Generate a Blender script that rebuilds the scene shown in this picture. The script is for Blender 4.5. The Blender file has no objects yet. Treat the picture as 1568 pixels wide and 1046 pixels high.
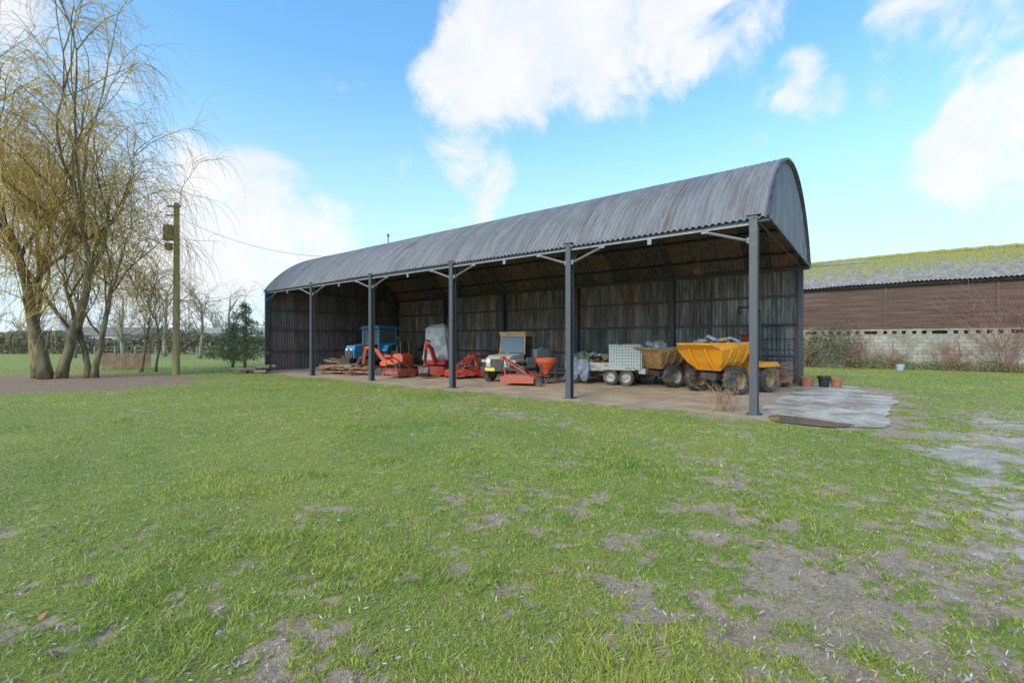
import bpy, math, random
import numpy as np
from mathutils import Vector, Matrix, Euler
random.seed(7); rng=np.random.default_rng(7)
S=bpy.context.scene
COL=S.collection
# ------------------------------------------------------------------ helpers
def fbm_lattice(seed): return np.random.default_rng(seed).random((256,256))
LAT=[fbm_lattice(i) for i in range(6)]
def vnoise(x,y,k=0):
    L=LAT[k%6]; xi=np.floor(x).astype(int); yi=np.floor(y).astype(int)
    fx=x-xi; fy=y-yi; fx=fx*fx*(3-2*fx); fy=fy*fy*(3-2*fy)
    a=L[xi&255,yi&255]; b=L[(xi+1)&255,yi&255]; c=L[xi&255,(yi+1)&255]; d=L[(xi+1)&255,(yi+1)&255]
    return (a*(1-fx)+b*fx)*(1-fy)+(c*(1-fx)+d*fx)*fy
def fbm(x,y,o=4,k=0):
    s=0;a=.5;t=0
    for i in range(o):
        s=s+a*vnoise(x*2**i+17.3*i,y*2**i-9.1*i,k+i); t+=a; a*=.5
    return s/t
def sstep(a,b,x):
    t=np.clip((x-a)/(b-a),0,1); return t*t*(3-2*t)

def new_mat(name):
    m=bpy.data.materials.new(name); m.use_nodes=True
    nt=m.node_tree; b=nt.nodes['Principled BSDF']; return m,nt,b
def N(nt,t,**kw):
    n=nt.nodes.new(t)
    for k,v in kw.items(): setattr(n,k,v)
    return n
def noise(nt,vec,scale,detail=6,rough=.6,dist=0):
    n=N(nt,'ShaderNodeTexNoise'); n.inputs['Scale'].default_value=scale; n.inputs['Detail'].default_value=detail
    n.inputs['Roughness'].default_value=rough; n.inputs['Distortion'].default_value=dist
    nt.links.new(vec,n.inputs['Vector']); return n.outputs['Fac']
def mrange(nt,v,a,b,c=0,d=1,smooth=True):
    n=N(nt,'ShaderNodeMapRange'); 
    if smooth: n.interpolation_type='SMOOTHSTEP'
    for i,x in zip(('From Min','From Max','To Min','To Max'),(a,b,c,d)): n.inputs[i].default_value=x
    nt.links.new(v,n.inputs['Value']); return n.outputs['Result']
def mix(nt,f,a,b,mode='MIX'):
    n=N(nt,'ShaderNodeMix',data_type='RGBA',blend_type=mode)
    for s,v in ((n.inputs[0],f),(n.inputs[6],a),(n.inputs[7],b)):
        if isinstance(v,(int,float)): s.default_value=v
        elif isinstance(v,tuple): s.default_value=(*v,1)[:4]
        else: nt.links.new(v,s)
    return n.outputs[2]
def math_(nt,op,a,b=0.0):
    n=N(nt,'ShaderNodeMath',operation=op)
    for s,v in ((n.inputs[0],a),(n.inputs[1],b)):
        if isinstance(v,(int,float)): s.default_value=v
        else: nt.links.new(v,s)
    return n.outputs[0]
def coords(nt,kind='Object',scale=(1,1,1)):
    tc=N(nt,'ShaderNodeTexCoord'); mp=N(nt,'ShaderNodeMapping'); mp.inputs['Scale'].default_value=scale
    nt.links.new(tc.outputs[kind],mp.inputs['Vector']); return mp.outputs['Vector']
def bump(nt,b,h,strength=.3,dist=.02):
    n=N(nt,'ShaderNodeBump'); n.inputs['Strength'].default_value=strength; n.inputs['Distance'].default_value=dist
    nt.links.new(h,n.inputs['Height']); nt.links.new(n.outputs['Normal'],b.inputs['Normal'])
def M(name,col,rough=.6,metal=0.0,col2=None,scale=3,lo=.45,hi=.65,bmp=0.15,bscale=40,stretch=(1,1,1),col3=None):
    m,nt,b=new_mat(name); v=coords(nt,'Object',stretch)
    if col2 is None: col2=tuple(c*.55 for c in col)
    f=mrange(nt,noise(nt,v,scale,8,.65),lo,hi)
    c=mix(nt,f,col,col2)
    if col3 is not None:
        f3=mrange(nt,noise(nt,v,scale*2.7,6,.6),.58,.68); c=mix(nt,f3,c,col3)
    nt.links.new(c,b.inputs['Base Color'])
    r=mrange(nt,noise(nt,v,scale*2,4),.3,.7,max(rough-.12,0.03),min(rough+.15,1)); nt.links.new(r,b.inputs['Roughness'])
    b.inputs['Metallic'].default_value=metal
    if bmp: bump(nt,b,noise(nt,v,bscale,4),bmp,.01)
    return m

class MB:
    def __init__(s): s.V=[];s.F=[];s.I=[];s.n=0
    def add(s,v,f,m=0):
        v=np.asarray(v,float); s.V.append(v); o=s.n
        s.F.extend([tuple(i+o for i in q) for q in f]); s.I.extend([m]*len(f)); s.n+=len(v)
    def box(s,c,d,m=0,rot=None,top=None):
        x,y,z=[k/2 for k in d]; tx,ty=(top if top else (1,1))
        v=np.array([(-x,-y,-z),(x,-y,-z),(x,y,-z),(-x,y,-z),(-x*tx,-y*ty,z),(x*tx,-y*ty,z),(x*tx,y*ty,z),(-x*tx,y*ty,z)])
        if rot is not None:
            R=np.array(Euler([math.radians(a) for a in rot]).to_matrix()); v=v@R.T
        s.add(v+np.array(c),[(0,3,2,1),(4,5,6,7),(0,1,5,4),(1,2,6,5),(2,3,7,6),(3,0,4,7)],m)
    def prism(s,pts,y0,y1,m=0):
        n=len(pts); v=[(p[0],y0,p[1]) for p in pts]+[(p[0],y1,p[1]) for p in pts]
        f=[tuple(range(n)),tuple(range(2*n-1,n-1,-1))]+[(i,i+n,(i+1)%n+n,(i+1)%n) for i in range(n)]
        s.add(v,f,m)
    def tube(s,P,R,n=8,m=0,cap=True):
        P=np.asarray(P,float); k=len(P); R=np.full(k,R) if np.isscalar(R) else np.asarray(R,float)
        T=np.gradient(P,axis=0); T/=np.linalg.norm(T,axis=1)[:,None]+1e-9
        ref=np.array([0,0,1.]) if abs(T[:,2]).mean()<.8 else np.array([1.,0,0])
        A=np.cross(T,ref); A/=np.linalg.norm(A,axis=1)[:,None]+1e-9; B=np.cross(T,A)
        a=np.arange(n)*2*np.pi/n
        V=(P[:,None]+R[:,None,None]*(np.cos(a)[None,:,None]*A[:,None]+np.sin(a)[None,:,None]*B[:,None])).reshape(-1,3)
        F=[(i*n+j,i*n+(j+1)%n,(i+1)*n+(j+1)%n,(i+1)*n+j) for i in range(k-1) for j in range(n)]
        if cap: F+= [tuple(range(n-1,-1,-1)),tuple((k-1)*n+j for j in range(n))]
        s.add(V,F,m)
    def cyl(s,a,b,r,r2=None,n=16,m=0): s.tube([a,b],[r,r if r2 is None else r2],n,m)
    def lathe(s,c,prof,axis='y',n=28,m=0):
        c=np.array(c,float); V=[]
        for r,h in prof:
            for j in range(n):
                a=2*math.pi*j/n; p=(r*math.cos(a),r*math.sin(a))
                V.append({'y':(p[0],h,p[1]),'z':(p[0],p[1],h),'x':(h,p[0],p[1])}[axis])
        F=[(i*n+j,i*n+(j+1)%n,(i+1)*n+(j+1)%n,(i+1)*n+j) for i in range(len(prof)-1) for j in range(n)]
        s.add(np.array(V)+c,F,m)
    def wheel(s,c,R,W,mt=0,mr=1,lugs=True):
        w=W/2
        s.lathe(c,[(.58*R,-w*.7),(.62*R,-w),(.88*R,-w),(.97*R,-w*.75),(R*.98,0),(.97*R,w*.75),(.88*R,w),(.62*R,w),(.58*R,w*.7)],'y',28,mt)
        s.lathe(c,[(.01,-w*.35),(.2*R,-w*.4),(.22*R,-w*.2),(.5*R,-w*.3),(.55*R,-w*.75),(.6*R,-w*.85)],'y',24,mr)
        s.lathe(c,[(.01,w*.35),(.2*R,w*.4),(.22*R,w*.2),(.5*R,w*.3),(.55*R,w*.75),(.6*R,w*.85)],'y',24,mr)
        if lugs:
            k=16
            for i in range(k):
                a=2*math.pi*i/k
                for sg in (-1,1):
                    a2=a+(.5*2*math.pi/k if sg>0 else 0)
                    s.box((c[0]+.98*R*math.cos(a2),c[1]+sg*w*.45,c[2]+.98*R*math.sin(a2)),(.09*R,w*.95,.1*R),mt,rot=(0,-math.degrees(a2),0))
    def build(s,name,mats,parent=None,bevel=0,smooth=False,solid=0,loc=None,rotz=None):
        me=bpy.data.meshes.new(name); me.from_pydata(np.concatenate(s.V).tolist(),[],s.F)
        for m in mats: me.materials.append(m)
        me.polygons.foreach_set('material_index',np.array(s.I,dtype=np.int32))
        if smooth: me.polygons.foreach_set('use_smooth',np.ones(len(s.F),bool))
        me.update(); o=bpy.data.objects.new(name,me); COL.objects.link(o)
        if parent: o.parent=parent
        if loc is not None: o.location=loc
        if rotz is not None: o.rotation_euler=(0,0,rotz)
        if solid:
            md=o.modifiers.new('s','SOLIDIFY'); md.thickness=solid
        if bevel:
            md=o.modifiers.new('b','BEVEL'); md.width=bevel; md.segments=2; md.limit_method='ANGLE'
        return o
def empty(name,loc,rz=0):
    e=bpy.data.objects.new(name,None); COL.objects.link(e); e.location=loc; e.rotation_euler=(0,0,rz); e.empty_display_size=.3
    return e
P0=np.array([5.47,10.33]); BU=np.array([-.787,.617]); BV=np.array([.617,.787]); BA=math.atan2(-.617,.787)
def Wd(s,t,z=0.0):
    p=P0+BU*s+BV*t; return (float(p[0]),float(p[1]),z)
def local_st(x,y):
    dx=x-P0[0]; dy=y-P0[1]; return dx*BU[0]+dy*BU[1], dx*BV[0]+dy*BV[1]

# ------------------------------------------------------------------ camera, sun, sky
cd=bpy.data.cameras.new('camera'); cam=bpy.data.objects.new('camera',cd); COL.objects.link(cam)
cam.location=(0,0,1.65); cam.rotation_euler=(math.radians(90),0,0); cd.lens=16.07; cd.sensor_width=36; cd.clip_end=6000; cd.clip_start=.05
S.camera=cam
S.view_settings.view_transform='Standard'; S.view_settings.look='None'; S.view_settings.exposure=0
sd=Vector((-.52,-.66,.62)).normalized()
sl=bpy.data.lights.new('sun','SUN'); sl.energy=2.8; sl.angle=math.radians(24); sl.color=(1,.92,.81)
so=bpy.data.objects.new('sun',sl); COL.objects.link(so); so.rotation_euler=sd.to_track_quat('Z','Y').to_euler(); so.location=(-20,-20,30)
w=bpy.data.worlds.new('World'); S.world=w; w.use_nodes=True; nt=w.node_tree
bg=nt.nodes['Background']; bg.inputs['Strength'].default_value=.145
sky=N(nt,'ShaderNodeTexSky',sky_type='NISHITA'); sky.sun_disc=False; sky.sun_elevation=math.asin(sd.z); sky.sun_rotation=math.atan2(sd.x,sd.y)
sky.air_density=1.0; sky.dust_density=.6; sky.ozone_density=1.5
tc=N(nt,'ShaderNodeTexCoord'); nv=N(nt,'ShaderNodeVectorMath',operation='NORMALIZE'); nt.links.new(tc.outputs['Generated'],nv.inputs[0])
D=nv.outputs['Vector']
# cloud banks: world directions (x, up at y=1), angular radius, weight
blobs=[(.02,.66,.17,1.),(.17,.68,.17,1.),(.33,.70,.16,.95),(.46,.72,.12,.8),(-.06,.58,.12,1),(-.13,.48,.10,.85),(-.22,.39,.08,.5),(-.07,.36,.09,.7),(-.10,.29,.07,.5),(-.12,.54,.10,1),
 (.235,.575,.05,.7),(.62,.575,.06,.7),(.68,.535,.05,.65),(.87,.71,.08,.65),(.98,.62,.12,.6),(.84,.56,.06,.5),(1.10,.45,.12,1.1),(.97,.375,.06,.85),(1.14,.52,.10,.95),
 (-.60,.24,.17,1.05),(-.45,.20,.13,.9),(-.3,.17,.10,.6),(-.75,.2,.17,1.0),(-1.02,.58,.12,.6),(-1.1,.3,.2,.7),
 (-1.6,.8,.3,.8),(1.9,.5,.3,.8),(-.5,-1.,.5,.8)]
acc=None
for x,z,r,wt in blobs:
    yy=1.0 if z>-.5 else -.6
    c=Vector((x,yy,abs(z))).normalized()
    dn=N(nt,'ShaderNodeVectorMath',operation='DOT_PRODUCT'); nt.links.new(D,dn.inputs[0]); dn.inputs[1].default_value=c
    k=mrange(nt,dn.outputs['Value'],math.cos(r*1.2),1.0-(1-math.cos(r))*.02,0,wt)
    acc=k if acc is None else math_(nt,'MAXIMUM',acc,k)
n1=noise(nt,D,7.5,8,.62,.35)
dens=math_(nt,'ADD',acc,math_(nt,'MULTIPLY',math_(nt,'SUBTRACT',n1,.5),2.5))
cm=mrange(nt,dens,.33,1.0)
cm=math_(nt,'MULTIPLY',cm,.93)
shade=mrange(nt,noise(nt,D,9,5,.6),.3,.7,0,1)
ccol=mix(nt,shade,(6.1,6.4,6.85),(7.1,7.05,7.0))
sx=N(nt,'ShaderNodeSeparateXYZ'); nt.links.new(D,sx.inputs[0])
skyc=mix(nt,1.0,sky.outputs[0],(1.35,2.2,2.45),'MULTIPLY')
haze=mrange(nt,sx.outputs['Z'],-.05,.55,.92,.03)
skyc=mix(nt,haze,skyc,(5.5,6.3,7.1))
fin=mix(nt,cm,skyc,ccol)
nt.links.new(fin,bg.inputs['Color'])

# ------------------------------------------------------------------ ground masks
def seg_d(x,y,pts):
    best=np.full(np.shape(x),1e9)
    for (a,b),(c,d) in zip(pts[:-1],pts[1:]):
        vx,vy=c-a,d-b; t=np.clip(((x-a)*vx+(y-b)*vy)/(vx*vx+vy*vy),0,1)
        best=np.minimum(best,np.hypot(x-a-t*vx,y-b-t*vy))
    return best
PADC=[(6.1,11.2),(5.9,9.9),(6.2,9.0),(7.1,8.75),(7.9,9.6),(9.3,11.2),(11.1,13.3),(12.4,15.6),(12.3,17.2),(11.2,17.2),(8.6,14.2)]
def paddist(x,y): return seg_d(x,y,[(6.8,9.7),(8.6,12),(11,15.2),(11.8,16.8)])
RUTS=[[(8.6,9.6),(6.6,7.0),(4.9,4.6),(3.6,2.6),(2.6,1.0)],[(10.0,9.6),(7.9,7.0),(6.2,4.6),(4.8,2.6),(3.8,1.0)]]
def masks(x,y):
    s,t=local_st(x,y)
    n1=fbm(x*.9,y*.9,4,0); n2=fbm(x*3.1,y*3.1,4,2); n3=fbm(x*.25,y*.25,3,1); n4=fbm(x*9,y*9,3,5); n5=fbm(x*22,y*22,2,3)
    tr=np.exp(-(seg_d(x,y,[(-4.,13.5),(-.6,11.),(2.4,7.9),(2.7,5.5),(2.0,3.5),(1.6,1.)])/.5)**2)
    tr2=np.exp(-(seg_d(x,y,[(0.5,10.5),(3.8,8.0),(4.0,5.5),(3.0,3.2),(2.6,1)])/.45)**2)
    rut=np.maximum(*[np.exp(-(seg_d(x,y,q)/.42)**2) for q in RUTS])
    rd=((x-3.2)*6.3-(y-2.8)*5.3)/8.23
    near=sstep(6.5,2.0,y)
    rt=sstep(-.9,.8,rd)*sstep(13.5,8.5,y)
    bias=.055*near+.075*tr+.06*tr2+.085*rt+.07*rut+.03*sstep(-2.5,.5,rd)*sstep(12,6,y)-.058
    bias=bias-.03*sstep(0,-5,x)
    v=.17*n1+.27*n2+.33*n4+.23*n5+bias+.08*(n3-.5)
    mud=sstep(.485,.62,v)
    wet=sstep(.53,.63,.40*n1+.35*n2+.25*n4+ .10*rt+.15*rut*rt-.05)*sstep(-1.2,.1,rd)*sstep(14,9,y)
    e=.5*(fbm(x*1.5,y*1.5,4,3)-.5)
    fl=sstep(-.75,-.25,t+e)*sstep(26,25.2,s)*sstep(-1.4,-.7,s+e)*sstep(10,9.3,t)
    ap=sstep(-1.8,-.5,t+2*e)*sstep(24.5,22,s)*sstep(-1.5,0,s)*(t<0)*.75
    ap=np.maximum(ap,.9*sstep(2.1,1.35,paddist(x,y)+2*e))
    mud=np.clip(np.maximum(mud,ap*sstep(.35,.6,n2)),0,1)
    lit=sstep(7.,3.5,np.hypot((x+20.5)/1.5,(y-18.0)/.95)+2.5*(n1-.5))
    return mud*(1-fl),wet*(1-fl),fl,lit,s,t,n1,n2
def stepped(segs): 
    out=[]
    for a,b,st in segs: out+=list(np.arange(a,b,st))
    return out
xs=np.array([-3000,-1500,-700,-350,-180,-110,-70,-48]+stepped([(-38,-14,.28),(-14,-5,.12),(-5,5,.04),(5,14,.10),(14,38,.28)])+[48,70,110,180,350,700,1500,3000])
ys=np.array([-1500,-300,-60,-15,-4]+stepped([(0,1.6,.2),(1.6,6,.04),(6,14,.09),(14,36,.22)])+[36,40,46,54,65,80,110,160,240,400,700,1300,3000])
GX,GY=np.meshgrid(xs,ys)
mud,wet,fl,lit,s_,t_,n1,n2=masks(GX,GY)
flat=np.clip(fl+sstep(2.3,1.4,paddist(GX,GY)),0,1)
dist=np.hypot(GX,GY)
bumpz=(fbm(GX*2.2,GY*2.2,4,4)-.5)*.05+(fbm(GX*8,GY*8,2,5)-.5)*.035*mud-.02*mud-.01*wet
bumpz=bumpz*(1-flat)*sstep(60,30,dist) -.012*flat*(1-fl)
fr=np.random.default_rng(3)
for i in range(90):
    cx=fr.uniform(-1.5,6);cy=fr.uniform(2.2,8); a=fr.uniform(.6,1.6)
    dx=GX-cx;dy=GY-cy; u=dx*math.cos(a)+dy*math.sin(a);v=-dx*math.sin(a)+dy*math.cos(a)
    bumpz-= .022*np.exp(-((u/.13)**4+(v/.05)**4))*(1-flat)
for q in RUTS: bumpz-=.02*np.exp(-(seg_d(GX,GY,q)/.2)**2)*(1-flat)
nx,ny=len(xs),len(ys)
V=np.stack([GX,GY,bumpz],-1).reshape(-1,3)
idx=np.arange(nx*ny).reshape(ny,nx)
Q=np.stack([idx[:-1,:-1],idx[:-1,1:],idx[1:,1:],idx[1:,:-1]],-1).reshape(-1,4)
def fast_mesh(name,V,F,mat,colattr=None,smooth=False,aname='mask'):
    me=bpy.data.meshes.new(name); k=F.shape[1]
    me.vertices.add(len(V)); me.vertices.foreach_set('co',V.astype(np.float32).ravel())
    me.loops.add(F.size); me.loops.foreach_set('vertex_index',F.astype(np.int32).ravel())
    me.polygons.add(len(F)); me.polygons.foreach_set('loop_start',np.arange(0,F.size,k,dtype=np.int32))
    me.polygons.foreach_set('loop_total',np.full(len(F),k,dtype=np.int32))
    if smooth: me.polygons.foreach_set('use_smooth',np.ones(len(F),bool))
    me.update(calc_edges=True)
    if colattr is not None:
        at=me.color_attributes.new(aname,'FLOAT_COLOR','POINT'); at.data.foreach_set('color',colattr.astype(np.float32).ravel())
    me.materials.append(mat); o=bpy.data.objects.new(name,me); COL.objects.link(o); return o
gm,nt,b=new_mat('ground_mat'); v=coords(nt)
at=N(nt,'ShaderNodeVertexColor'); at.layer_name='mask'; sp=N(nt,'ShaderNodeSeparateColor'); nt.links.new(at.outputs['Color'],sp.inputs[0])
Rm,Gm,Bm=sp.outputs; Am=at.outputs['Alpha']
nb=noise(nt,v,.5,6,.6); nm=noise(nt,v,6,8,.7); nf=noise(nt,v,45,8,.75); nff=noise(nt,v,160,4,.7)
g=mix(nt,mrange(nt,nb,.35,.65),(.23,.29,.035),(.33,.34,.06))
g=mix(nt,mrange(nt,nm,.45,.7),g,(.38,.32,.11))
g=mix(nt,mrange(nt,nf,.4,.62),g,(.15,.18,.03))
m1=mix(nt,mrange(nt,nm,.35,.65),(.27,.175,.11),(.42,.30,.205))
m1=mix(nt,mrange(nt,nf,.42,.62),m1,(.50,.38,.275))
m1=mix(nt,mrange(nt,nff,.55,.7,0,.7),m1,(.17,.105,.065))
mf=mrange(nt,math_(nt,'ADD',Rm,math_(nt,'MULTIPLY',math_(nt,'SUBTRACT',nf,.5),2.0)),.25,.75)
c=mix(nt,mf,g,m1)
c=mix(nt,math_(nt,'MULTIPLY',Gm,.75),c,mix(nt,nm,(.30,.25,.20),(.46,.41,.35)))
fc=mix(nt,mrange(nt,noise(nt,v,1.1,8,.65),.35,.65),(.56,.39,.24),(.34,.235,.15))
fc=mix(nt,mrange(nt,nf,.45,.65),fc,(.45,.36,.26))
c=mix(nt,mrange(nt,math_(nt,'ADD',Bm,math_(nt,'MULTIPLY',math_(nt,'SUBTRACT',nf,.5),.6)),.35,.6),c,fc)
lc=mix(nt,mrange(nt,nf,.4,.6),(.24,.135,.085),(.34,.23,.15))
c=mix(nt,mrange(nt,math_(nt,'ADD',Am,math_(nt,'MULTIPLY',math_(nt,'SUBTRACT',nm,.5),.9)),.35,.6),c,lc)
nt.links.new(c,b.inputs['Base Color'])
wr=mrange(nt,math_(nt,'ADD',Gm,math_(nt,'MULTIPLY',math_(nt,'SUBTRACT',nm,.5),1.0)),.4,.6)
rough=mrange(nt,wr,0,1,.85,.13,False); nt.links.new(rough,b.inputs['Roughness'])
hh=math_(nt,'ADD',math_(nt,'MULTIPLY',nf,1.0),math_(nt,'MULTIPLY',nff,.4))
bn=N(nt,'ShaderNodeBump'); bn.inputs['Distance'].default_value=.025; nt.links.new(hh,bn.inputs['Height']); nt.links.new(mrange(nt,wr,0,1,.8,.15,False),bn.inputs['Strength']); nt.links.new(bn.outputs['Normal'],b.inputs['Normal'])
ground=fast_mesh('ground',V,Q,gm,np.stack([mud,wet,fl,lit],-1).reshape(-1,4),True)

def grass(nb):
    r=np.random.default_rng(11)
    d=1.7*np.exp(r.random(nb)*math.log(30/1.7)); az=(r.random(nb)-.5)*math.radians(112)
    x=d*np.sin(az)/np.maximum(np.cos(az),.5)*.9; y=d
    mud,wet,fl,lit,s,t,n1,n2=masks(x,y)
    pad=paddist(x,y)<1.3
    keep=(r.random(nb)<(1-.86*mud)*(1-.85*lit)*(.3+1.0*n2))&(r.random(nb)>wet*.8)&(fl<.15)&~pad
    x,y,mud,n1,n2=x[keep],y[keep],mud[keep],n1[keep],n2[keep]; n=len(x); d=y
    tall=fbm(x*1.6+50,y*1.6,3,3)
    h=(.009+.024*r.random(n)**1.5+.045*sstep(.52,.8,tall)*r.random(n))*(1-.35*mud)*(1+d*.02)
    wdt=.0024*(1+d/4.5)
    a=r.random(n)*2*np.pi; lean=r.normal(0,1,(n,2))*h[:,None]*.95
    dx=np.cos(a)*wdt;dy=np.sin(a)*wdt
    zg=(fbm(x*2.2,y*2.2,4,4)-.5)*.05*(np.hypot(x,y)<45)-.005-.015*mud
    A=np.stack([x-dx,y-dy,zg],-1);B=np.stack([x+dx,y+dy,zg],-1)
    C=np.stack([x+lean[:,0],y+lean[:,1],zg+h],-1)
    V=np.stack([A,B,C],1).reshape(-1,3); F=np.arange(3*n).reshape(-1,3)
    k=np.clip(fbm(x*.5,y*.5,3,5)*1.5-.15+.7*(fbm(x*5,y*5,2,1)-.5)+r.normal(0,.24,n),0,1)[:,None]
    col=(1-k)*np.array([.18,.34,.03])+k*np.array([.53,.55,.09])
    st=(r.random(n)<.11+.2*mud)[:,None]; col=np.where(st,np.array([.62,.50,.29]),col)*(r.uniform(.65,1.2,(n,1)))
    c4=np.concatenate([col,np.ones((n,1))],1); c4=np.repeat(c4,3,0)
    return V,F,c4
def leafmat(name,tr=.3,rough=.6):
    m,nt,b=new_mat(name); a=N(nt,'ShaderNodeVertexColor'); a.layer_name='mask'
    nt.links.new(a.outputs['Color'],b.inputs['Base Color']); b.inputs['Roughness'].default_value=rough
    t=N(nt,'ShaderNodeBsdfTranslucent'); nt.links.new(a.outputs['Color'],t.inputs['Color'])
    mx=N(nt,'ShaderNodeMixShader'); mx.inputs[0].default_value=tr; out=nt.nodes['Material Output']
    nt.links.new(b.outputs[0],mx.inputs[1]);nt.links.new(t.outputs[0],mx.inputs[2]);nt.links.new(mx.outputs[0],out.inputs[0]); return m
lm=leafmat('grass_mat',.35,.55)
V,F,c4=grass(580000); fast_mesh('grass_blades',V,F,lm,c4)
def leaves(n):
    r=np.random.default_rng(5)
    d=1.8*np.exp(r.random(n)*math.log(22/1.8)); x=d*(r.random(n)-.5)*2.3; y=d
    mud,wet,fl,lit,s,t,n1,n2=masks(x,y); k=(fl<.3)&(r.random(n)<.15+1.1*n1*n2*2); x,y=x[k],y[k]; mud=mud[k]; n=len(x)
    L=r.uniform(.008,.026,n); Wl=L*r.uniform(.14,.35,n); big=r.random(n)<.03; L=np.where(big,L*1.3,L); Wl=np.where(big,L*.55,Wl); a=r.random(n)*6.28
    z=(fbm(x*2.2,y*2.2,4,4)-.5)*.05+.002+.018*(1-mud)*r.random(n)
    ca,sa=np.cos(a),np.sin(a); t1=r.normal(0,.35,n)*L; t2=r.normal(0,.3,n)*Wl
    p=lambda u,v,zz: np.stack([x+u*ca-v*sa,y+u*sa+v*ca,z+zz],-1)
    V=np.stack([p(-L,0,-t1),p(0,-Wl,-t2),p(L,0,t1),p(0,Wl,t2)],1).reshape(-1,3)
    cols=np.array([[.55,.50,.42],[.42,.37,.28],[.34,.24,.13],[.55,.26,.08],[.2,.12,.07],[.66,.62,.54]])
    ci=r.choice(6,n,p=[.26,.24,.20,.04,.16,.1]); ci=np.where(big,r.choice([3,4,2],n),ci); col=cols[ci]*r.uniform(.7,1.1,(n,1))
    c4=np.repeat(np.concatenate([col,np.ones((n,1))],1),4,0)
    return V,np.arange(4*n).reshape(-1,4),c4
V,F,c4=leaves(14000); fast_mesh('fallen_leaves',V,F,leafmat('litter_mat',.1,.5),c4)

def ragged(name,pts,z,mat,amp=.12,sub=14,seed=0):
    out=[]; n=len(pts)
    for i in range(n):
        p=np.array(pts[i]);q=np.array(pts[(i+1)%n]);pm=np.array(pts[i-1]);qn=np.array(pts[(i+2)%n])
        for k in range(sub):
            t=k/sub; out.append(.5*((2*p)+(-pm+q)*t+(2*pm-5*p+4*q-qn)*t*t+(-pm+3*p-3*q+qn)*t**3))
    out=np.array(out); nn=fbm(out[:,0]*1.6+seed,out[:,1]*1.6,3,1)-.5
    tg=np.roll(out,-1,0)-np.roll(out,1,0); nr=np.stack([tg[:,1],-tg[:,0]],-1); nr/=np.linalg.norm(nr,axis=1)[:,None]
    out=out+nr*nn[:,None]*amp*4
    mb=MB(); mb.add([(x,y,z) for x,y in out],[tuple(range(len(out)))]); return mb.build(name,[mat])
pm_,nt,b=new_mat('concrete_mat'); v=coords(nt)
na=noise(nt,v,.8,8,.65); nb_=noise(nt,v,5,8,.7)
c=mix(nt,mrange(nt,na,.42,.56),(.60,.54,.47),(.38,.30,.22)); c=mix(nt,mrange(nt,nb_,.45,.62),c,(.50,.43,.35)); c=mix(nt,mrange(nt,noise(nt,v,1.7,8,.7),.54,.62),c,(.35,.28,.19))
nt.links.new(c,b.inputs['Base Color']); nt.links.new(mrange(nt,na,.42,.58,.75,.2),b.inputs['Roughness']); bump(nt,b,nb_,.35,.02)
ragged('concrete_pad',PADC,.006,pm_,.09,14,3)
wm,nt,b=new_mat('water_mat'); b.inputs['Base Color'].default_value=(.20,.15,.10,1); b.inputs['Roughness'].default_value=.05
bump(nt,b,noise(nt,coords(nt),6,2),.03,.01)
ragged('puddle',[(5.4,9.5),(5.7,9.05),(6.1,8.8),(6.7,8.95),(6.5,9.4),(6.2,10.0),(5.8,10.2)],.011,wm,.06,10,9)

# ------------------------------------------------------------------ barn
steel=M('painted_steel',(.10,.103,.11),.5,.3,(.17,.12,.09),5,.55,.75,.2)
steel_l=M('galvanised_brace',(.28,.28,.28),.55,.3,(.2,.17,.14),4,.5,.7,.2)
def corr_mat(name,c1,c2,rust,rlo,rhi,sheet=.9,metal=.3,rough=.5,axis='X',tone=.35,fine=.6,st1=(3,3,.35),st2=(9,9,.6),lap=.45,bmp=.15):
    m,nt,b=new_mat(name); v=coords(nt)
    sp=N(nt,'ShaderNodeSeparateXYZ'); nt.links.new(v,sp.inputs[0])
    ax=sp.outputs[axis]
    fl=math_(nt,'FLOOR',math_(nt,'DIVIDE',ax,sheet)); tier=math_(nt,'FLOOR',math_(nt,'DIVIDE',sp.outputs['Z'],2.25))
    wn=N(nt,'ShaderNodeTexWhiteNoise',noise_dimensions='2D'); cb=N(nt,'ShaderNodeCombineXYZ'); nt.links.new(fl,cb.inputs[0]); nt.links.new(tier,cb.inputs[1]); nt.links.new(cb.outputs[0],wn.inputs['Vector'])
    vs=coords(nt,'Object',st1); ns=noise(nt,vs,1.6,8,.65); nsf=noise(nt,coords(nt,'Object',st2),2,6,.7)
    c=mix(nt,mrange(nt,ns,.38,.62),c1,c2)
    c=mix(nt,mrange(nt,nsf,.47,.66,0,fine),c,tuple(k*.5 for k in c1))
    rr=mrange(nt,math_(nt,'ADD',math_(nt,'MULTIPLY',noise(nt,vs,1.1,8,.7),.8),math_(nt,'MULTIPLY',wn.outputs['Value'],.2)),rlo,rhi)
    c=mix(nt,rr,c,rust)
    k=mrange(nt,wn.outputs['Value'],0,1,1-tone,1+tone,False)
    cc=N(nt,'ShaderNodeVectorMath',operation='SCALE'); nt.links.new(c,cc.inputs[0]); nt.links.new(k,cc.inputs['Scale'])
    fr_=math_(nt,'FRACT',math_(nt,'DIVIDE',ax,sheet)); ln=mrange(nt,fr_,.0,.05,lap,1)
    c3=N(nt,'ShaderNodeVectorMath',operation='SCALE'); nt.links.new(cc.outputs[0],c3.inputs[0]); nt.links.new(ln,c3.inputs['Scale'])
    nt.links.new(c3.outputs[0],b.inputs['Base Color'])
    b.inputs['Metallic'].default_value=metal; b.inputs['Roughness'].default_value=rough
    bump(nt,b,noise(nt,v,25,4),bmp,.01); return m
roof_m=corr_mat('roof_sheet',(.185,.176,.176),(.25,.238,.238),(.15,.12,.10),.56,.70,.95,.12,.68,'X',.05,.4,(2.5,.35,.35),(11,.4,.4),.8)
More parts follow.
